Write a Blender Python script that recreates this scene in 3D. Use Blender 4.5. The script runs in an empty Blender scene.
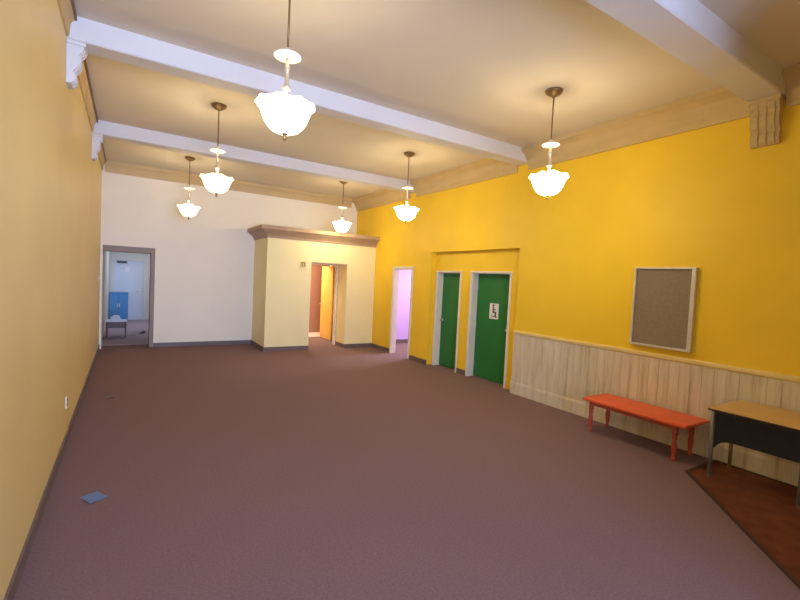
import bpy, bmesh, math, random
from mathutils import Vector, Matrix
random.seed(7)
PI = math.pi
scn = bpy.context.scene
col = scn.collection

# ------------------------------------------------------------------ materials
def srgb(r, g, b):
    f = lambda c: (c/255/12.92) if c/255 <= .04045 else ((c/255+.055)/1.055)**2.4
    return (f(r), f(g), f(b), 1)

def mat(name, c, rough=.6, var=.06, scale=6, bump=0, bscale=60, metal=0, spec=.5, stretch=None):
    m = bpy.data.materials.new(name); m.use_nodes = True
    nt = m.node_tree; n = nt.nodes; L = nt.links
    b = n['Principled BSDF']
    b.inputs['Roughness'].default_value = rough
    b.inputs['Metallic'].default_value = metal
    b.inputs['Specular IOR Level'].default_value = spec
    tc = n.new('ShaderNodeTexCoord'); mp = n.new('ShaderNodeMapping')
    L.new(tc.outputs['Object'], mp.inputs['Vector'])
    if stretch: mp.inputs['Scale'].default_value = stretch
    nz = n.new('ShaderNodeTexNoise'); nz.inputs['Scale'].default_value = scale; nz.inputs['Detail'].default_value = 5
    L.new(mp.outputs[0], nz.inputs['Vector'])
    rp = n.new('ShaderNodeValToRGB')
    lo = [max(0, x*(1-var)) for x in c[:3]]+[1]; hi = [min(1, x*(1+var)) for x in c[:3]]+[1]
    rp.color_ramp.elements[0].position = .3; rp.color_ramp.elements[1].position = .7
    rp.color_ramp.elements[0].color = lo; rp.color_ramp.elements[1].color = hi
    L.new(nz.outputs['Fac'], rp.inputs['Fac']); L.new(rp.outputs['Color'], b.inputs['Base Color'])
    if bump:
        n2 = n.new('ShaderNodeTexNoise'); n2.inputs['Scale'].default_value = bscale; n2.inputs['Detail'].default_value = 3
        L.new(mp.outputs[0], n2.inputs['Vector'])
        bp = n.new('ShaderNodeBump'); bp.inputs['Strength'].default_value = bump; bp.inputs['Distance'].default_value = .01
        L.new(n2.outputs['Fac'], bp.inputs['Height']); L.new(bp.outputs[0], b.inputs['Normal'])
    return m

def emis(name, c, s, base=(.9, .85, .75, 1)):
    m = bpy.data.materials.new(name); m.use_nodes = True
    b = m.node_tree.nodes['Principled BSDF']
    b.inputs['Base Color'].default_value = base; b.inputs['Roughness'].default_value = .35
    b.inputs['Emission Color'].default_value = c; b.inputs['Emission Strength'].default_value = s
    return m

M = dict(
    gold=mat('gold wall paint', srgb(247, 205, 52), .5, .05, 1.2, .12, 160, spec=.3),
    cream=mat('pale yellow wall paint', srgb(230, 206, 136), .42, .04, 1.0, .12, 160, spec=.4),
    boxw=mat('vestibule yellow paint', srgb(247, 232, 176), .55, .03, 1.2, .1, 160, spec=.3),
    white=mat('off white wall paint', srgb(248, 238, 214), .6, .03, 1.0, .1, 160, spec=.3),
    ceil=mat('aged ceiling paint', srgb(222, 211, 192), .8, .05, .8, .08, 90, spec=.2),
    beam=mat('white beam plaster', srgb(218, 213, 208), .6, .03, 2, .05, 80, spec=.3),
    corn=mat('cornice plaster', srgb(206, 180, 130), .6, .05, 3, .05, 80, spec=.3),
    brownline=mat('brown picture moulding', srgb(120, 88, 60), .5, .1, 5),
    taupe=mat('taupe cornice paint', srgb(176, 146, 116), .55, .06, 4),
    carpet=mat('mauve brown carpet', srgb(134, 108, 109), .95, .14, 70, .5, 420, spec=.1),
    base=mat('dark rubber baseboard', srgb(112, 94, 88), .5, .08, 5),
    trimw=mat('white door casing paint', srgb(236, 226, 208), .45, .03, 4),
    green=mat('green door paint', srgb(38, 118, 54), .4, .07, 3, .04, 60, spec=.4),
    rail=mat('cream rail paint', srgb(232, 205, 130), .5, .05, 4),
    alu=mat('brushed aluminium', srgb(218, 216, 212), .35, .05, 30, metal=.5),
    felt=mat('grey brown fabric board', srgb(148, 130, 114), .9, .07, 25, .2, 300, spec=.1),
    orange=mat('orange red bench paint', srgb(232, 98, 52), .38, .08, 5),
    orange2=mat('dark red leg paint', srgb(184, 78, 52), .4, .08, 5),
    black=mat('black steel', srgb(34, 38, 42), .4, .1, 8),
    steel=mat('grey steel tube', srgb(112, 108, 100), .35, .06, 10, metal=.4),
    brass=mat('aged brass', srgb(140, 112, 72), .38, .1, 12, metal=.7),
    nickel=mat('satin nickel', srgb(190, 178, 160), .3, .05, 12, metal=.6),
    matred=mat('red brown mat weave', srgb(112, 66, 46), .95, .2, 7, .4, 300, spec=.1),
    matedge=mat('dark brown mat edging', srgb(64, 38, 28), .7, .1, 9),
    plate=mat('white plastic', srgb(240, 236, 228), .35, .02, 5),
    slot=mat('dark plastic', srgb(60, 54, 50), .5, .05, 5),
    coolw=mat('pale hallway paint', srgb(222, 218, 206), .6, .03, 1.5),
    doorw=mat('white hallway door paint', srgb(214, 220, 226), .45, .03, 3),
    blue=mat('blue cabinet paint', srgb(66, 132, 184), .45, .06, 4),
    wood=mat('light oak laminate', srgb(204, 168, 102), .42, .10, 3, stretch=(6, .7, 6)),
    dwood=mat('dark side table wood', srgb(110, 84, 72), .5, .1, 6),
    brownw=mat('brown rear room wall', srgb(178, 122, 92), .6, .07, 1.6),
    yellowd=mat('yellow door paint', srgb(246, 196, 92), .5, .05, 3),
    tile=mat('pale floor tile', srgb(228, 220, 206), .35, .05, 3),
    lav=mat('lavender wall paint', srgb(206, 172, 232), .6, .03, 1.5),
    patchb=mat('plain pale blue', srgb(150, 178, 222), .7, .04, 8),
    patchg=mat('plain grey', srgb(168, 156, 158), .7, .05, 8),
    paper=mat('white paper', srgb(240, 240, 244), .7, .03, 8),
    glassy=mat('window bar paint', srgb(225, 222, 216), .5, .03, 4),
    backp=mat('cream back wall paint', srgb(222, 196, 140), .6, .04, 1.5),
)

def whitewash():
    m = bpy.data.materials.new('whitewashed boards'); m.use_nodes = True
    nt = m.node_tree; n = nt.nodes; L = nt.links; b = n['Principled BSDF']
    b.inputs['Roughness'].default_value = .6; b.inputs['Specular IOR Level'].default_value = .3
    tc = n.new('ShaderNodeTexCoord')
    def noise(sc, s, det=6):
        mp = n.new('ShaderNodeMapping'); mp.inputs['Scale'].default_value = sc
        L.new(tc.outputs['Object'], mp.inputs['Vector'])
        z = n.new('ShaderNodeTexNoise'); z.inputs['Scale'].default_value = s; z.inputs['Detail'].default_value = det
        z.inputs['Roughness'].default_value = .65
        L.new(mp.outputs[0], z.inputs['Vector']); return z
    a = noise((1, 3.2, .35), 3.0); c = noise((1, 14, .8), 2.0)
    mx = n.new('ShaderNodeMath'); mx.operation = 'MULTIPLY_ADD'
    L.new(c.outputs['Fac'], mx.inputs[0]); mx.inputs[1].default_value = .45
    L.new(a.outputs['Fac'], mx.inputs[2])
    rp = n.new('ShaderNodeValToRGB'); e = rp.color_ramp.elements
    e[0].position = .45; e[0].color = srgb(180, 156, 124)
    e[1].position = .88; e[1].color = srgb(228, 214, 190)
    x = e.new(.66); x.color = srgb(212, 197, 168)
    L.new(mx.outputs[0], rp.inputs['Fac']); L.new(rp.outputs['Color'], b.inputs['Base Color'])
    bp = n.new('ShaderNodeBump'); bp.inputs['Strength'].default_value = .2; bp.inputs['Distance'].default_value = .01
    L.new(c.outputs['Fac'], bp.inputs['Height']); L.new(bp.outputs[0], b.inputs['Normal'])
    return m
M['wash'] = whitewash()
M['shade'] = emis('glowing bowl glass', (1, .85, .48, 1), 40)
M['shade_dim'] = emis('softer glowing bowl glass', (1, .82, .50, 1), 11)
M['shade_soft'] = emis('creamy glowing bowl glass', (1, .80, .46, 1), 2.2)
M['shade_inner'] = emis('dimmed bowl inside', (1, .84, .54, 1), 9)
M['bulb'] = emis('lit bulb', (1, .84, .58, 1), 9)

# ------------------------------------------------------------------ mesh helpers
def box(bm, x0, x1, y0, y1, z0, z1, bev=0):
    g = bmesh.ops.create_cube(bm, size=1)
    vs = g['verts']
    for v in vs:
        v.co = Vector((x0+(v.co.x+.5)*(x1-x0), y0+(v.co.y+.5)*(y1-y0), z0+(v.co.z+.5)*(z1-z0)))
    if bev:
        es = list({e for v in vs for e in v.link_edges})
        bmesh.ops.bevel(bm, geom=es, offset=bev, segments=2, affect='EDGES', profile=.5)

def prism(bm, poly, a0, a1, place):
    """extrude a 2-D outline between a0 and a1; place(u, v, a) -> xyz"""
    A = [bm.verts.new(place(u, v, a0)) for u, v in poly]
    B = [bm.verts.new(place(u, v, a1)) for u, v in poly]
    n = len(poly)
    bm.faces.new(A); bm.faces.new(B[::-1])
    for i in range(n): bm.faces.new((A[i], B[i], B[(i+1) % n], A[(i+1) % n]))

def lathe(bm, prof, c=(0, 0, 0), seg=32, mod=None, cap=True):
    rings = []
    for k, (r, z) in enumerate(prof):
        ring = []
        for i in range(seg):
            a = 2*PI*i/seg; rr = r; zz = z
            if mod: rr, zz = mod(k, a, r, z)
            ring.append(bm.verts.new((c[0]+rr*math.cos(a), c[1]+rr*math.sin(a), c[2]+zz)))
        rings.append(ring)
    for A, B in zip(rings, rings[1:]):
        for i in range(seg):
            bm.faces.new((A[i], A[(i+1) % seg], B[(i+1) % seg], B[i]))
    if cap:
        bm.faces.new(rings[0][::-1]); bm.faces.new(rings[-1])

def tube(bm, pts, r, seg=10):
    pts = [Vector(p) for p in pts]; rings = []
    for i, p in enumerate(pts):
        d = (pts[min(i+1, len(pts)-1)]-pts[max(i-1, 0)]).normalized()
        a = d.cross(Vector((0, 0, 1)));
        if a.length < 1e-3: a = Vector((1, 0, 0))
        a.normalize(); b = d.cross(a)
        rings.append([bm.verts.new(p+r*(math.cos(2*PI*k/seg)*a+math.sin(2*PI*k/seg)*b)) for k in range(seg)])
    for A, B in zip(rings, rings[1:]):
        for k in range(seg): bm.faces.new((A[k], A[(k+1) % seg], B[(k+1) % seg], B[k]))
    bm.faces.new(rings[0][::-1]); bm.faces.new(rings[-1])

def obj(name, bm, m, parent=None, smooth=False, label=None):
    bmesh.ops.recalc_face_normals(bm, faces=bm.faces)
    if parent:                                   # bm is in world space: bring it into the parents' space
        off = Vector((0, 0, 0)); p = parent
        while p: off += p.location; p = p.parent
        bmesh.ops.translate(bm, verts=bm.verts, vec=-off)
    me = bpy.data.meshes.new(name); bm.to_mesh(me); bm.free()
    for f in me.polygons: f.use_smooth = smooth
    me.materials.append(M[m] if isinstance(m, str) else m)
    o = bpy.data.objects.new(name, me); col.objects.link(o)
    if parent: o.parent = parent
    if label: o['label'] = label
    return o

def BM(*boxes, bev=0):
    bm = bmesh.new()
    for b in boxes: box(bm, *b, bev=bev)
    return bm

def tag(o, label, cat, group=None, kind=None):
    o['label'] = label; o['category'] = cat
    if group: o['group'] = group
    if kind: o['kind'] = kind
    return o

def thing(name, loc, label, cat, group=None, kind=None):
    o = bpy.data.objects.new(name, None); o.location = loc; o.empty_display_size = .1
    col.objects.link(o)
    return tag(o, label, cat, group, kind)

def struct(name, bm, m, label, cat):
    return tag(obj(name, bm, m), label, cat, kind='structure')

def slab_with_holes(bm, axis, t0, t1, a0, a1, z0, z1, holes):
    """wall slab; axis 'x' = constant-x wall running along y.  holes: (a0,a1,z0,z1)"""
    As = sorted({a0, a1, *[h[0] for h in holes], *[h[1] for h in holes]})
    Zs = sorted({z0, z1, *[h[2] for h in holes], *[h[3] for h in holes]})
    for p, q in zip(As, As[1:]):
        run = None
        for r, s in zip(Zs, Zs[1:]):
            hol = any(h[0] <= p and q <= h[1] and h[2] <= r and s <= h[3] for h in holes)
            if not hol:
                run = (run[0], s) if run else (r, s)
            if hol or s == Zs[-1]:
                if run:
                    if axis == 'x': box(bm, t0, t1, p, q, *run)
                    else: box(bm, p, q, t0, t1, *run)
                run = None

# ------------------------------------------------------------------ dimensions (metres)
XL, XR, YF, YB, ZC = -.5, 5.53, 11.28, -3.6, 4.03
BEAMS = [(1.72, 2.02), (5.0, 5.25), (8.25, 8.5)]
ZB = 3.82
VY, VX, DA, DB = 10.08, 2.70, 3.77, 4.73

# ------------------------------------------------------------------ shell
struct('floor', BM((-1.0, 9.2, YB-.3, 18.0, -.2, 0)), 'carpet', 'mauve brown carpet covering the whole hall floor', 'floor')
struct('ceiling', BM((-1.0, 6.2, YB-.3, YF+.5, ZC, ZC+.2)), 'ceil', 'aged off-white ceiling between the white beams', 'ceiling')
struct('wall_left', BM((XL-.3, XL, YB-.3, YF+.5, 0, ZC)), 'cream', 'long plain pale yellow wall on the left', 'wall')

bm = bmesh.new()
LAV = (8.30, 9.07, 0, 2.08)
slab_with_holes(bm, 'x', XR, XR+.12, YB-.3, YF, 0, ZC, [(5.10, 7.57, 0, 2.44), LAV])
slab_with_holes(bm, 'x', XR+.12, XR+.35, YB-.3, YF, 0, ZC, [(5.38, 6.37, 0, 2.02), (6.72, 7.48, 0, 2.02), (8.0, 9.8, 0, 2.4)])
struct('wall_right', bm, 'gold', 'long golden yellow wall with the green doors', 'wall')

bm = bmesh.new()
slab_with_holes(bm, 'y', YF, YF+.5, XL, XR+.35, 0, ZC, [(-.46, .52, 0, 2.25), (DA, 4.97, 0, 2.2)])
struct('wall_far', bm, 'white', 'off-white end wall with the hallway opening', 'wall')

bm = bmesh.new()
WIN = [(-.3, 1.15, .3, 3.3), (1.4, 2.85, .3, 3.3)]
slab_with_holes(bm, 'y', YB-.3, YB, XL, XR, 0, ZC, WIN)
struct('wall_near', bm, 'backp', 'cream wall with tall windows behind the viewer', 'wall')
for i, w in enumerate(WIN):
    t = thing('window_%d' % (i+1), ((w[0]+w[1])/2, YB-.15, w[2]), 'tall window in the near wall, %s one' % ('left' if i == 0 else 'right'), 'window', kind='structure')
    b = bmesh.new()
    x0, x1, z0, z1 = w
    for bx in ((x0, x0+.06, z0, z1), (x1-.06, x1, z0, z1), (x0+.06, x1-.06, z0, z0+.06), (x0+.06, x1-.06, z1-.06, z1)):
        box(b, bx[0], bx[1], YB-.2, YB-.1, bx[2], bx[3])
    obj('window_frame', b, 'glassy', t)
    b = bmesh.new(); xm = (x0+x1)/2
    box(b, xm-.02, xm+.02, YB-.18, YB-.12, z0+.06, z1-.06)
    box(b, x0+.06, x1-.06, YB-.178, YB-.122, 2.3, 2.34)
    obj('glazing_bar', b, 'glassy', t)

struct('wall_daylight_block', BM((3.1, 3.22, YB, .1, 0, ZC), (3.22, XR, -.02, .1, 0, ZC)), 'backp', 'unseen cream partition added to shade the right side from daylight', 'wall')  # out of view, added to keep window daylight off the right wall and floor

# vestibule block projecting from the far wall
bm = bmesh.new()
box(bm, VX, DA, VY, YF, 0, 2.87)
box(bm, DB, XR, VY, 10.85, 0, 2.87)
box(bm, 4.97, XR, 10.85, YF, 0, 2.87)
box(bm, DA, DB, VY, 10.85, 2.14, 2.87)
box(bm, DA, 4.97, 10.85, YF, 2.2, 2.87)
struct('wall_vestibule', bm, 'boxw', 'pale yellow boxed-in vestibule with an open doorway', 'wall')

# vestibule cornice, mitred round the free left corner
PR = [(0, 2.635), (.02, 2.635), (.03, 2.68), (.07, 2.73), (.12, 2.77), (.16, 2.81), (.19, 2.815), (.19, 2.90), (0, 2.90)]
bm = bmesh.new()
A = [bm.verts.new((XR, VY-p, z)) for p, z in PR]
B = [bm.verts.new((VX-p, VY-p, z)) for p, z in PR]
C = [bm.verts.new((VX-p, YF, z)) for p, z in PR]
n = len(PR)
for P, Q in ((A, B), (B, C)):
    for i in range(n): bm.faces.new((P[i], P[(i+1) % n], Q[(i+1) % n], Q[i]))
bm.faces.new(A); bm.faces.new(C[::-1])
struct('trim_1', bm, 'taupe', 'taupe moulded cornice along the top of the vestibule', 'cornice')
struct('trim_2', BM((VX, XR, VY, YF, 2.87, 2.895)), 'taupe', 'flat top of the boxed-in vestibule', 'roof')

# room cornices: a run between each pair of beams
def cornice(bm, prof, s0, s1, side):
    if side == 'L': pl = lambda u, v, a: (XL+u, a, v)
    if side == 'R': pl = lambda u, v, a: (XR-u, a, v)
    if side == 'F': pl = lambda u, v, a: (a, YF-u, v)
    if side == 'N': pl = lambda u, v, a: (a, YB+u, v)
    prism(bm, prof, s0, s1, pl)
runs = [(.1, 1.72), (2.02, 5.0), (5.25, 8.25), (8.5, YF)]
PL = [(0, 3.83), (.018, 3.83), (.022, 3.86), (.03, 3.95), (.05, 3.98), (.058, 3.985), (.058, ZC), (0, ZC)]
PRR = [(0, 3.71), (.025, 3.71), (.03, 3.76), (.06, 3.80), (.075, 3.85), (.12, 3.92), (.17, 3.955), (.205, 3.97), (.21, ZC), (0, ZC)]
PF = [(0, 3.79), (.02, 3.79), (.03, 3.85), (.06, 3.92), (.10, 3.97), (.11, ZC), (0, ZC)]
bm = bmesh.new()
for a, b in [(YB, 1.72)]+runs[1:]: cornice(bm, PL, a, b, 'L')
struct('trim_3', bm, 'corn', 'cornice along the top of the left wall', 'cornice')
bm = bmesh.new()
for a, b in runs: box(bm, XL+.058, XL+.075, a, b, 3.985, 4.028)
struct('trim_4', bm, 'brownline', 'thin brown moulding edging the ceiling on the left', 'moulding')
bm = bmesh.new()
for a, b in runs: cornice(bm, PRR, a, b, 'R')
struct('trim_5', bm, 'corn', 'deep moulded cornice above the golden wall', 'cornice')
bm = bmesh.new(); cornice(bm, PF, XL+.06, XR-.21, 'F')
struct('trim_6', bm, 'corn', 'cornice along the top of the far wall', 'cornice')
BL = ['nearest white ceiling beam, top right of the photo', 'middle white ceiling beam, running across the whole ceiling', 'farthest white ceiling beam, nearest the end wall']
for i, (a, b) in enumerate(BEAMS):
    bm = bmesh.new()
    prof = [(a+.012, ZB), (b-.012, ZB), (b, ZB+.012), (b, ZC), (a, ZC), (a, ZB+.012)]
    prism(bm, prof, XL, XR, lambda u, v, s: (s, u, v))
    tag(obj('trim_%d' % (7+i), bm, 'beam'), BL[i], 'beam', 'white ceiling beams', 'structure')

# scrolled corbels at the beam ends
def corbel(side, a, b, label):
    s = 1 if side == 'L' else -1; x0 = XL if side == 'L' else XR
    t = thing('ceiling_corbel', (x0, (a+b)/2, 3.4), label, 'bracket', 'scrolled corbels under the beam ends')
    cm = 'beam' if side == 'L' else 'corn'
    z0 = 3.44 if side == 'L' else 3.36; k = (3.785-z0)/.445
    prof = [(.62*u, z0+(v-3.34)*k) for u, v in [(0, 3.34), (.05, 3.345), (.085, 3.37), (.10, 3.41), (.095, 3.45), (.075, 3.475), (.085, 3.50), (.12, 3.53), (.15, 3.58),
            (.155, 3.63), (.14, 3.67), (.15, 3.70), (.19, 3.73), (.205, 3.76), (.205, 3.785), (0, 3.785)]]
    bm = bmesh.new(); prism(bm, prof, a+.03, b-.03, lambda u, v, y: (x0+s*u, y, v))
    obj('scroll_body', bm, cm, t)
    bm = bmesh.new(); box(bm, min(x0, x0+s*.14), max(x0, x0+s*.14), a+.015, b-.015, 3.785, 3.82, bev=.006)
    obj('cap_block', bm, cm, t)
    w = (b-a-.06)/7
    for k in (1, 3, 5):                                       # raised fillets down the face
        pf = [(u+.01, v) for u, v in prof[1:-2]] + [(u-.01, v) for u, v in prof[1:-2]][::-1]
        bm = bmesh.new(); prism(bm, pf, a+.03+w*k, a+.03+w*(k+1), lambda u, v, y: (x0+s*u, y, v))
        obj('fillet', bm, cm, t)
corbel('L', *BEAMS[1], 'white scrolled corbel on the left wall under the middle beam')
corbel('L', *BEAMS[2], 'white scrolled corbel on the left wall under the farthest beam')
corbel('R', *BEAMS[0], 'tan scrolled corbel on the golden wall, under the nearest beam at top right')

# baseboards
struct('baseboard_left', BM((XL, XL+.015, YB, YF-.02, 0, .10)), 'base', 'dark baseboard along the left wall', 'baseboard')
struct('baseboard_far', BM((.52, VX-.016, YF-.015, YF, 0, .10)), 'base', 'dark baseboard along the off-white end wall', 'baseboard')
struct('baseboard_vestibule', BM((VX-.015, DA, VY-.015, VY, 0, .10), (DB, XR-.001, VY-.015, VY, 0, .10), (VX-.015, VX, VY, YF-.016, 0, .10),
                             (DB-.015, DB, VY, 10.6, 0, .10)), 'base', 'dark baseboard around the vestibule', 'baseboard')
struct('baseboard_right', BM((XR-.015, XR, 9.14, VY-.016, 0, .10), (XR-.015, XR, 7.57, 8.24, 0, .10), (XR+.105, XR+.12, 6.41, 6.68, 0, .10)),
       'base', 'brown baseboard between the doors in the golden wall', 'baseboard')

# wainscot
WY0, WY1 = .1, 5.10
bm = bmesh.new(); y = WY1
while y > WY0+.02:
    w = min(.118, y-WY0); box(bm, XR-.018, XR, y-w+.002, y-.002, 0, 1.0, bev=.002); y -= w
box(bm, XR-.012, XR, WY0, WY1, 0, 1.0)
struct('trim_10', bm, 'wash', 'whitewashed vertical board wainscot below the golden wall', 'wainscot')
bm = bmesh.new()
prism(bm, [(0, 1.0), (.022, 1.0), (.03, 1.015), (.03, 1.045), (.022, 1.058), (0, 1.058)], WY0, WY1, lambda u, v, a: (XR-u, a, v))
struct('trim_11', bm, 'rail', 'cream cap rail on top of the wainscot', 'rail')
bm = bmesh.new()
prism(bm, [(0, 0), (.034, 0), (.034, .17), (.026, .2), (0, .2)], WY0, WY1, lambda u, v, a: (XR-u, a, v))
struct('trim_12', bm, 'wash', 'whitewashed base board of the wainscot', 'baseboard')

# ------------------------------------------------------------------ doors in the golden wall
def casing(t, x, y0, y1, z1, w=.085, depth=.022):
    bm = bmesh.new()
    for bx in ((y0-w, y0, 0, z1+w), (y1, y1+w, 0, z1+w), (y0, y1, z1, z1+w)):
        box(bm, x-depth, x, bx[0], bx[1], bx[2], bx[3])
    obj('casing', bm, 'trimw', t)
def jamb(t, x0, x1, y0, y1, z1, th=.015):
    bm = bmesh.new()
    box(bm, x0, x1, y0, y0+th, 0, z1); box(bm, x0, x1, y1-th, y1, 0, z1); box(bm, x0, x1, y0+th, y1-th, z1-th, z1)
    obj('jamb', bm, 'trimw', t)
def knob(parent, x, y, z):
    bm = bmesh.new()
    lathe(bm, [(.028, 0), (.03, .006), (.012, .012), (.011, .035), (.024, .042), (.028, .055), (.02, .068)], seg=20)
    bmesh.ops.rotate(bm, verts=bm.verts, matrix=Matrix.Rotation(-PI/2, 3, 'Y'), cent=(0, 0, 0))
    bmesh.ops.translate(bm, verts=bm.verts, vec=(x, y, z))
    return obj('door_knob', bm, 'nickel', parent, True)
def green_door(i, y0, y1, ky, label, sign=False):
    x = XR+.12
    t = thing('door_%d' % i, (x+.15, (y0+y1)/2, 0), label, 'door', kind='structure')
    casing(t, x, y0, y1, 2.02, .032); jamb(t, x, x+.23, y0, y1, 2.02)
    leaf = obj('door_leaf', BM((x+.14, x+.185, y0+.018, y1-.018, .012, 2.002), bev=.003), 'green', t)
    knob(leaf, x+.14, ky, 1.0)
    for hz in (.25, 1.0, 1.75):
        hy = y1-.03 if ky < (y0+y1)/2 else y0+.03
        bm = bmesh.new(); lathe(bm, [(.007, -.045), (.007, .045)], (x+.133, hy, hz), 10)
        obj('hinge', bm, 'nickel', leaf)
    if sign:
        cy, cz = 5.875, 1.315
        s = obj('restroom_sign', BM((x+.134, x+.14, cy-.115, cy+.115, cz-.145, cz+.145)), 'plate', leaf, label='white restroom sign')
        xx = x+.134
        def mark(nm, parts, m='slot'):
            b = bmesh.new()
            for p in parts: p(b)
            obj(nm, b, m, leaf)
        disc = lambda y, z, r: (lambda b: [bmesh.ops.translate(b, verts=bmesh.ops.create_cone(b, cap_ends=True, segments=16, radius1=r, radius2=r, depth=.004, matrix=Matrix.Rotation(PI/2, 4, 'Y'))['verts'], vec=(xx-.002, y, z))])
        bar = lambda y0_, y1_, z0_, z1_: (lambda b: box(b, xx-.004, xx, y0_, y1_, z0_, z1_))
        # figure of a wheelchair user: head, trunk, seat, shin and wheel (the picture's left is +y)
        def wheel(b):
            pts = [(xx-.003, cy+.01+.05*math.cos(a), cz-.055+.05*math.sin(a)) for a in [PI*.55+PI*1.35*k/18 for k in range(19)]]
            tube(b, pts, .007, 6)
        mark('sign_pictogram', [disc(cy+.02, cz+.105, .02), bar(cy+.008, cy+.032, cz-.02, cz+.08), bar(cy-.04, cy+.02, cz+.02, cz+.038),
                                bar(cy-.045, cy+.03, cz-.035, cz-.015), bar(cy-.06, cy-.04, cz-.1, cz-.015), bar(cy-.085, cy-.045, cz-.115, cz-.098), wheel])
    return t
green_door(3, 5.38, 6.37, 5.50, 'green door with white restroom sign in recess beside the wainscot', True)
green_door(2, 6.72, 7.48, 7.40, 'narrower plain green door at the far end of the recess')
t = thing('door_4', (XR, 8.725, 0), 'open white-cased doorway into a lavender room', 'door', kind='structure')
casing(t, XR, LAV[0], LAV[1], 2.08, .055); jamb(t, XR, XR+.12, LAV[0], LAV[1], 2.08)

# lavender room
RX0, RX1, RY0, RY1 = XR+.35, 8.6, 7.7, 10.45
bm = bmesh.new()
box(bm, RX0, RX1, RY1, RY1+.1, 0, 2.7); box(bm, RX0, RX1, RY0-.1, RY0, 0, 2.7); box(bm, RX1, RX1+.1, RY0-.1, RY1+.1, 0, 2.7)
struct('wall_lavender', bm, 'lav', 'lavender walls of the side room seen through the white doorway', 'wall')
struct('ceiling_lavender', BM((RX0, RX1+.1, RY0-.1, RY1+.1, 2.7, 2.8)), 'coolw', 'ceiling of the lavender side room', 'ceiling')
struct('baseboard_lavender', BM((RX0, RX1, RY1-.015, RY1, 0, .11)), 'base', 'dark baseboard inside the lavender side room', 'baseboard')

# ------------------------------------------------------------------ rear room through the vestibule
bm = bmesh.new()
box(bm, 2.6, 6.4, 13.1, 13.2, 0, 2.6); box(bm, 2.5, 2.6, YF+.5, 13.2, 0, 2.6); box(bm, 6.4, 6.5, YF+.5, 13.2, 0, 2.6)
struct('wall_rear', bm, 'brownw', 'brown wall of the rear room seen through the vestibule', 'wall')
struct('ceiling_rear', BM((2.5, 6.5, YF+.5, 13.2, 2.6, 2.7)), 'coolw', 'ceiling of the rear room beyond the vestibule', 'ceiling')
struct('floor_rear', BM((2.6, 6.4, 12.15, 13.1, 0, .012)), 'tile', 'pale tiled floor of the rear room beyond the vestibule', 'floor')
struct('trim_13', BM((DB-.03, DB, 10.66, 10.78, 0, 2.14), (DA, DA+.03, 10.66, 10.78, 0, 2.14), (DA+.03, DB-.03, 10.66, 10.78, 2.11, 2.14)), 'trimw', 'white inner door frame inside the vestibule opening', 'trim')
t = thing('door_5', (4.90, 11.32, 0), 'yellow door standing open inside the vestibule', 'door', kind='structure')
leaf = obj('door_leaf', BM((4.865, 4.905, 11.30, 12.10, .012, 2.10), bev=.003), 'yellowd', t)
knob(leaf, 4.865, 12.02, 1.0)

# ------------------------------------------------------------------ hallway through the far left opening
bm = bmesh.new()
HX1, HY1 = 1.7, 17.3
box(bm, XL-.1, XL, YF+.5, HY1+.1, 0, 2.8); box(bm, HX1, HX1+.1, YF+.5, HY1+.1, 0, 2.8)
slab_with_holes(bm, 'y', HY1, HY1+.1, XL, HX1, 0, 2.8, [(-.38, .47, 0, 2.02)])
struct('wall_hallway', bm, 'coolw', 'pale walls of the hallway beyond the opening', 'wall')
struct('ceiling_hallway', BM((XL-.1, HX1+.1, YF+.5, HY1+.1, 2.8, 2.9)), 'coolw', 'hallway ceiling beyond the opening', 'ceiling')
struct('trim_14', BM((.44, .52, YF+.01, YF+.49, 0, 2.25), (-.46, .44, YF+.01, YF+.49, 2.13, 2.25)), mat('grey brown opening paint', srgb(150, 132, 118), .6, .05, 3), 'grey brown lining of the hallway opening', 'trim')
t = thing('door_1', (.045, HY1, 0), 'white door at the end of the hallway', 'door', kind='structure')
bm = bmesh.new()
for bx in ((-.47, -.38, 0, 2.1), (.47, .56, 0, 2.1), (-.38, .47, 2.02, 2.1)): box(bm, bx[0], bx[1], HY1-.02, HY1, bx[2], bx[3])
obj('casing', bm, 'coolw', t)
leaf = obj('door_leaf', BM((-.375, .465, HY1+.02, HY1+.06, .01, 2.015)), 'doorw', t)
obj('door_closer', BM((-.30, -.02, HY1-.04, HY1+.02, 1.93, 1.99)), 'slot', leaf)
obj('white_rectangle', BM((-.09, .05, HY1+.012, HY1+.02, 1.64, 1.80)), 'paper', leaf)  # small white rectangle on the door leaf
obj('lever_plate', BM((.33, .38, HY1+.008, HY1+.02, .92, 1.06)), 'plate', leaf)
bm = bmesh.new(); tube(bm, [(.355, HY1+.01, 1.0), (.355, HY1-.03, 1.0), (.26, HY1-.03, 1.0)], .009); obj('door_lever', bm, 'nickel', leaf)

struct('floor_hallway', BM((XL, HX1, YF+.49, HY1, 0, .008)), mat('pale hallway carpet', srgb(168, 148, 154), .9, .1, 60, .3, 400, spec=.15), 'pale lavender grey hallway floor beyond the opening', 'floor')
t = thing('storage_cabinet', (-.22, 16.95, 0), 'blue waist-high cabinet in the hallway beside the white door', 'cabinet')
obj('body', BM((-.49, .03, 16.72, 17.2, .05, .93)), 'blue', t)
obj('cabinet_top', BM((-.495, .04, 16.70, 17.2, .93, .955), bev=.004), 'blue', t)
obj('plinth', BM((-.47, .01, 16.75, 17.18, 0, .05)), 'slot', t)
for k, (a, b) in enumerate(((-.48, -.235), (-.225, .02))):
    d = obj('door', BM((a, b, 16.70, 16.72, .07, .92), bev=.004), 'blue', t)
    hx = -.255 if k == 0 else -.205
    obj('handle', BM((hx-.006, hx+.006, 16.68, 16.70, .5, .6)), 'nickel', d)

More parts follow.
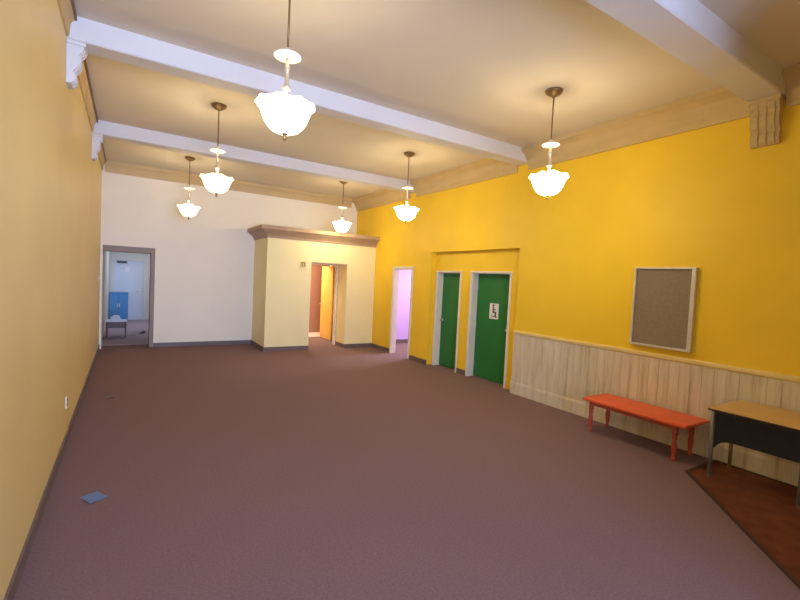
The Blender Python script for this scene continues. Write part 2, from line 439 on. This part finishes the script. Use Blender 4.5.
t = thing('side_table', (-.22, 13.2, 0), 'small dark side table in the hallway holding white papers', 'table')
obj('tabletop', BM((-.45, .01, 13.0, 13.4, .40, .43), bev=.005), 'paper', t, label='white tabletop')
obj('shelf_box', BM((-.41, -.03, 13.04, 13.36, .24, .40)), 'dwood', t)
for x in (-.42, -.02):
    for y in (13.03, 13.37):
        bm = bmesh.new(); lathe(bm, [(.012, 0), (.018, .2), (.02, .4)], (x, y, 0), 12); obj('leg', bm, 'dwood', t)
bm = bmesh.new()
for k in range(6):
    w = .13-.012*k+random.uniform(-.01, .01); dx = random.uniform(-.02, .02); dy = random.uniform(-.02, .02)
    box(bm, -.24+dx-w, -.24+dx+w, 13.18+dy-.1, 13.18+dy+.1, .43+.02*k, .448+.02*k, bev=.004)
tag(obj('paper_pile', bm, 'paper'), 'loose white pile of papers on the small hallway table', 'papers')
bm = bmesh.new(); prism(bm, [(0, 0), (.26, 0), (.26, .03), (.2, .075), (0, .012)], 0, .09, lambda u, v, a: (.27+u*.5+a*.5, 13.6+u*.85-a*.3, v))
tag(obj('door_wedge', bm, 'slot'), 'small dark wedge on the hallway floor by the right jamb', 'doorstop')

# ------------------------------------------------------------------ bulletin board
t = thing('bulletin_board', (XR, 2.75, 1.135), 'grey brown notice board in a silver frame on the golden wall', 'notice board')
y0, y1, z0, z1, d = 2.395, 3.105, 1.135, 2.118, .055
obj('backing', BM((XR-.012, XR, y0+.01, y1-.01, z0+.01, z1-.01)), 'slot', t)
obj('pin_board', BM((XR-.03, XR-.012, y0+.025, y1-.025, z0+.025, z1-.025)), 'felt', t)
for bx in ((y0, y0+.045, z0, z1), (y1-.025, y1, z0, z1), (y0+.045, y1-.025, z0, z0+.025), (y0+.045, y1-.025, z1-.025, z1)):
    obj('frame_bar', BM((XR-d, XR, *bx), bev=.004), 'alu', t)

# ------------------------------------------------------------------ bench
t = thing('bench', (5.22, 2.77, 0), 'long low orange-red bench with turned legs against the wainscot', 'bench')
obj('seat', BM((4.94, 5.47, 2.14, 3.36, .395, .432), bev=.012), 'orange', t)
bm = bmesh.new()
box(bm, 5.0, 5.02, 2.27, 3.29, .345, .395); box(bm, 5.40, 5.42, 2.27, 3.29, .345, .395)
box(bm, 5.02, 5.40, 2.27, 2.29, .345, .395); box(bm, 5.02, 5.40, 3.27, 3.29, .345, .395)
obj('apron', bm, 'orange2', t)
LG = [(.017, 0), (.024, .01), (.024, .03), (.016, .045), (.02, .07), (.026, .12), (.029, .17), (.022, .215), (.018, .225), (.028, .24), (.028, .26), (.02, .27), (.03, .285), (.03, .395)]
for x in (5.03, 5.40):
    for y in (2.28, 3.28):
        bm = bmesh.new(); lathe(bm, LG, (x, y, 0), 20); obj('leg', bm, 'orange2', t, True)

# ------------------------------------------------------------------ desk
t = thing('desk', (5.12, 1.49, 0), 'small desk with light wood top and black panel right of the bench', 'desk')
DX0, DX1, DY0, DY1 = 4.76, 5.48, 1.12, 1.88
obj('desktop', BM((DX0, DX1, DY0, DY1, .70, .728), bev=.006), 'wood', t)
obj('edge_band', BM((DX0-.004, DX0, DY0, DY1, .702, .722), (DX0, DX1, DY1, DY1+.004, .702, .722)), 'matedge', t)
bm = bmesh.new()
prism(bm, [(1.20, .68), (1.89, .68), (1.89, .29), (1.865, .33), (1.83, .365), (1.78, .385), (1.70, .39), (1.20, .39)], 4.955, 4.97, lambda u, v, a: (a, u, v))
obj('modesty_panel', bm, 'black', t)
obj('top_rail', BM((4.93, 5.42, 1.19, 1.22, .64, .70), (4.93, 5.42, 1.86, 1.89, .64, .70), (4.93, 4.955, 1.22, 1.86, .66, .70)), 'black', t)
for x in (4.95, 5.41):
    for y in (1.22, 1.905):
        bm = bmesh.new(); lathe(bm, [(.018, 0), (.018, .012), (.014, .016), (.017, .03), (.019, .70)], (x, y, 0), 14)
        obj('leg', bm, 'steel' if x < 5 else 'brass', t, True)

# ------------------------------------------------------------------ mat with bound edge (cut corner)
t = thing('floor_mat', (4.9, 1.0, 0), 'red brown floor mat with dark bound edge, under the desk', 'mat')
outer = [(4.84, 2.075), (5.49, 2.075), (5.49, .3), (3.03, .3)]
def inset(poly, d):
    out = []; n = len(poly)
    for i in range(n):
        p0, p1, p2 = [Vector(poly[k % n]) for k in (i-1, i, i+1)]
        e1 = (p1-p0).normalized(); e2 = (p2-p1).normalized()
        n1 = Vector((e1.y, -e1.x)); n2 = Vector((e2.y, -e2.x))
        b = (n1+n2).normalized(); out.append(tuple(p1+b*d/max(.2, b.dot(n1))))
    return out
inn = inset(outer, .035)
bm = bmesh.new(); prism(bm, inn, .0005, .006, lambda u, v, a: (u, v, a)); obj('weave', bm, 'matred', t)
bm = bmesh.new()
n = len(outer)
for i in range(n):
    j = (i+1) % n
    prism(bm, [outer[i], outer[j], inn[j], inn[i]], .0005, .010, lambda u, v, a: (u, v, a))
obj('edging', bm, 'matedge', t)

# ------------------------------------------------------------------ small things
t = thing('electric_outlet', (XL, 5.38, .42), 'white electric outlet low on the left wall', 'outlet')
obj('cover_plate', BM((XL, XL+.007, 5.345, 5.415, .36, .475), bev=.002), 'plate', t)
for z in (.395, .44):
    obj('socket', BM((XL+.007, XL+.01, 5.362, 5.398, z-.014, z+.014)), 'slot', t)
t = thing('light_switch', (XL, 10.55, 1.55), 'white light switch on the left wall near the hallway opening', 'switch')
obj('cover_plate', BM((XL, XL+.007, 10.51, 10.59, 1.49, 1.61), bev=.002), 'plate', t)
obj('toggle', BM((XL+.007, XL+.018, 10.542, 10.558, 1.54, 1.565)), 'plate', t)
t = thing('wall_alarm', (3.56, VY, 2.01), 'small cream alarm box beside the vestibule doorway', 'alarm')
obj('housing', BM((3.50, 3.62, VY-.035, VY, 2.01, 2.14), bev=.006), 'rail', t)
bm = bmesh.new(); tube(bm, [(3.53, VY-.037, 2.03), (3.53, VY-.037, 2.11), (3.59, VY-.037, 2.11), (3.59, VY-.037, 2.03)], .011, 8)
obj('sounder', bm, 'slot', t)
def scrap(x, y, w, h, a, m, label):  # thin rippled sheet in one flat colour, laid on the carpet
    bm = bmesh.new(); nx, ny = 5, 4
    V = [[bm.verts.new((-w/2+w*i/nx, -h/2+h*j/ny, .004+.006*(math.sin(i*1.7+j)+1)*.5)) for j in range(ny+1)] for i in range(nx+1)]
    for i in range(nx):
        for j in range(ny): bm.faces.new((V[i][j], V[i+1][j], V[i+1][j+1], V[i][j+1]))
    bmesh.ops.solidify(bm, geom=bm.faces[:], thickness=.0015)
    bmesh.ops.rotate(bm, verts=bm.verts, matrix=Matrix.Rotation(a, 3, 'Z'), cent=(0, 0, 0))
    o = obj('floor_patch', bm, m); o.location = (x, y, 0); tag(o, label, 'paper')
scrap(-.19, 4.0, .13, .16, .5, 'patchb', 'pale blue scrap on the carpet near the left wall')
scrap(-.175, 7.08, .10, .09, -.4, 'patchg', 'faint grey scrap on the carpet farther along the left wall')

# ------------------------------------------------------------------ pendant lamps
def pendant():
    t = thing('pendant_lamp', (0, 0, 0), '', 'lamp', 'bowl pendant lamps hanging from the ceiling')
    bm = bmesh.new()                                           # z = 0 is the lowest point of the finial, ceiling at 1.225
    lathe(bm, [(.025, 1.155), (.04, 1.165), (.075, 1.185), (.095, 1.205), (.10, 1.225)], seg=28); obj('canopy', bm, 'brass', t, True)
    bm = bmesh.new(); lathe(bm, [(.008, .645), (.008, 1.165)], seg=12); obj('rod', bm, 'brass', t, True)
    bm = bmesh.new(); lathe(bm, [(.03, .605), (.075, .61), (.098, .616), (.10, .623), (.088, .632), (.05, .645), (.025, .66), (.012, .68)], seg=32)
    obj('heat_cap', bm, 'trimw', t, True, label='cream heat cap')
    bm = bmesh.new(); lathe(bm, [(.011, .30), (.013, .36), (.03, .375), (.03, .40), (.016, .415), (.014, .50), (.022, .52), (.022, .54), (.013, .555), (.013, .606)], seg=16)
    obj('stem', bm, 'nickel', t, True)
    prof = [(.020, .058), (.06, .064), (.098, .082), (.13, .112), (.152, .15), (.167, .19), (.177, .22), (.190, .243), (.205, .258), (.214, .264)]
    def mod(k, a, r, z):
        q = k/(len(prof)-1)
        return r*(1+.012*q*math.cos(18*a)+.012*q**4*math.cos(9*a)), z+.006*q**5*math.cos(9*a)
    bm = bmesh.new(); lathe(bm, prof, seg=144, mod=mod, cap=False)
    bmesh.ops.recalc_face_normals(bm, faces=bm.faces)
    bmesh.ops.solidify(bm, geom=bm.faces[:], thickness=.006)
    sh = obj('bowl_shade', bm, 'shade', t, True)
    sh.data.materials.append(M['shade_inner'])
    for p in sh.data.polygons:                                 # inner faces set dimmer to weaken the glow on the ceiling
        c = p.center; rad = Vector((c.x, c.y, 0)).normalized()
        if p.normal.dot(rad*.8+Vector((0, 0, -.6))) < 0: p.material_index = 1
    bm = bmesh.new(); lathe(bm, [(.004, 0), (.012, .01), (.014, .022), (.007, .034), (.018, .046), (.028, .056), (.03, .062), (.01, .07), (.009, .31)], seg=18)
    obj('finial', bm, 'brass', t, True)
    for k in range(3):
        a = 2*PI*k/3+.4; c, s = math.cos(a), math.sin(a)
        arm = bmesh.new(); tube(arm, [(.012*c, .012*s, .305), (.06*c, .06*s, .325), (.092*c, .092*s, .32), (.103*c, .103*s, .295), (.105*c, .105*s, .265)], .006, 8)
        arm = obj('socket_arm', arm, 'nickel', t, True)
        b = bmesh.new(); lathe(b, [(.012, .20), (.028, .215), (.03, .235), (.02, .26), (.012, .272)], (.105*c, .105*s, 0), 14)
        obj('bulb', b, 'bulb', arm, True)
    return t
def copy_tree(o, parent=None):
    c = o.copy(); col.objects.link(c); c.parent = parent
    for ch in o.children: copy_tree(ch, c)
    return c
LAMPS = [(.98, 3.29, 'nearest and largest bowl pendant lamp, in front of the middle beam at left'),
         (1.0, 6.38, 'bowl pendant lamp between the middle and far beams on the left side'),
         (1.01, 9.68, 'bowl pendant lamp nearest the off-white end wall on the left side'),
         (4.05, 3.37, 'bowl pendant lamp nearest the viewer on the golden wall side'),
         (4.13, 6.48, 'bowl pendant lamp hanging in front of the green-door stretch of golden wall'),
         (4.2, 9.35, 'farthest bowl pendant lamp, hanging in front of the vestibule cornice')]
proto = pendant()
roots = [proto]+[copy_tree(proto) for _ in LAMPS[1:]]
for o, (x, y, lb) in zip(roots, LAMPS):
    o.location = (x, y, ZC-1.225); o['label'] = lb
    if x < 1.05:                                               # the weaker row of lamps on the left
        for ch in o.children:
            if ch.name.startswith('bowl_shade'):
                ch.material_slots[0].link = 'OBJECT'; ch.material_slots[0].material = M['shade_dim' if y < 5 else 'shade_soft']

# ------------------------------------------------------------------ light
def light(name, kind, loc, energy, color, rot=(0, 0, 0), **kw):
    l = bpy.data.lights.new(name, kind); l.energy = energy; l.color = color
    for k, v in kw.items(): setattr(l, k, v)
    o = bpy.data.objects.new(name, l); o.location = loc; o.rotation_euler = rot; col.objects.link(o); return o
for (x, y, _), w in zip(LAMPS, (7, 12, 10, 13, 13, 13)):
    light('lamp_glow', 'POINT', (x, y, ZC-1.225+.30), w, (1, .83, .52), shadow_soft_size=.09)
for w, e in zip(WIN, (310, 95)):                              # daylight through the two windows behind the viewer
    light('window_daylight', 'AREA', ((w[0]+w[1])/2, YB-.32, (w[2]+w[3])/2), e, (.42, .57, 1), (PI/2, 0, 0), shape='RECTANGLE', size=w[1]-w[0], size_y=w[3]-w[2], spread=math.radians(100))
light('hallway_light', 'AREA', (.6, 15.4, 2.75), 34, (.72, .78, 1), (0, 0, 0), shape='RECTANGLE', size=.6, size_y=1.2)
light('lavender_room_light', 'AREA', (7.2, 9.0, 2.65), 115, (.86, .88, 1), (0, 0, 0), shape='RECTANGLE', size=.6, size_y=.6)
light('rear_room_light', 'AREA', (4.0, 12.4, 2.55), 85, (1, .86, .66), (0, 0, 0), shape='RECTANGLE', size=.5, size_y=.5)

w = bpy.data.worlds.new('sky'); scn.world = w; w.use_nodes = True
w.node_tree.nodes['Background'].inputs[0].default_value = (.55, .7, 1, 1)
w.node_tree.nodes['Background'].inputs[1].default_value = .6

# ------------------------------------------------------------------ camera
F = 433.1014
yaw, pitch, roll = math.radians(32.2475), math.radians(-2.5772), math.radians(2.8340)
fwd = Vector((math.sin(yaw)*math.cos(pitch), math.cos(yaw)*math.cos(pitch), math.sin(pitch)))
r0 = Vector((math.cos(yaw), -math.sin(yaw), 0)); u0 = r0.cross(fwd)
r = math.cos(roll)*r0+math.sin(roll)*u0; u = -math.sin(roll)*r0+math.cos(roll)*u0
cd = bpy.data.cameras.new('camera'); cam = bpy.data.objects.new('camera', cd); col.objects.link(cam)
cd.sensor_fit = 'HORIZONTAL'; cd.sensor_width = 36; cd.lens = F/800*36; cd.clip_start = .02
cam.matrix_world = Matrix(((r.x, u.x, -fwd.x, 0), (r.y, u.y, -fwd.y, 0), (r.z, u.z, -fwd.z, 1.8), (0, 0, 0, 1)))
scn.camera = cam
vs = scn.view_settings
vs.view_transform = 'Standard'; vs.look = 'None'; vs.gamma = 1; vs.use_curve_mapping = False; vs.exposure = -.15
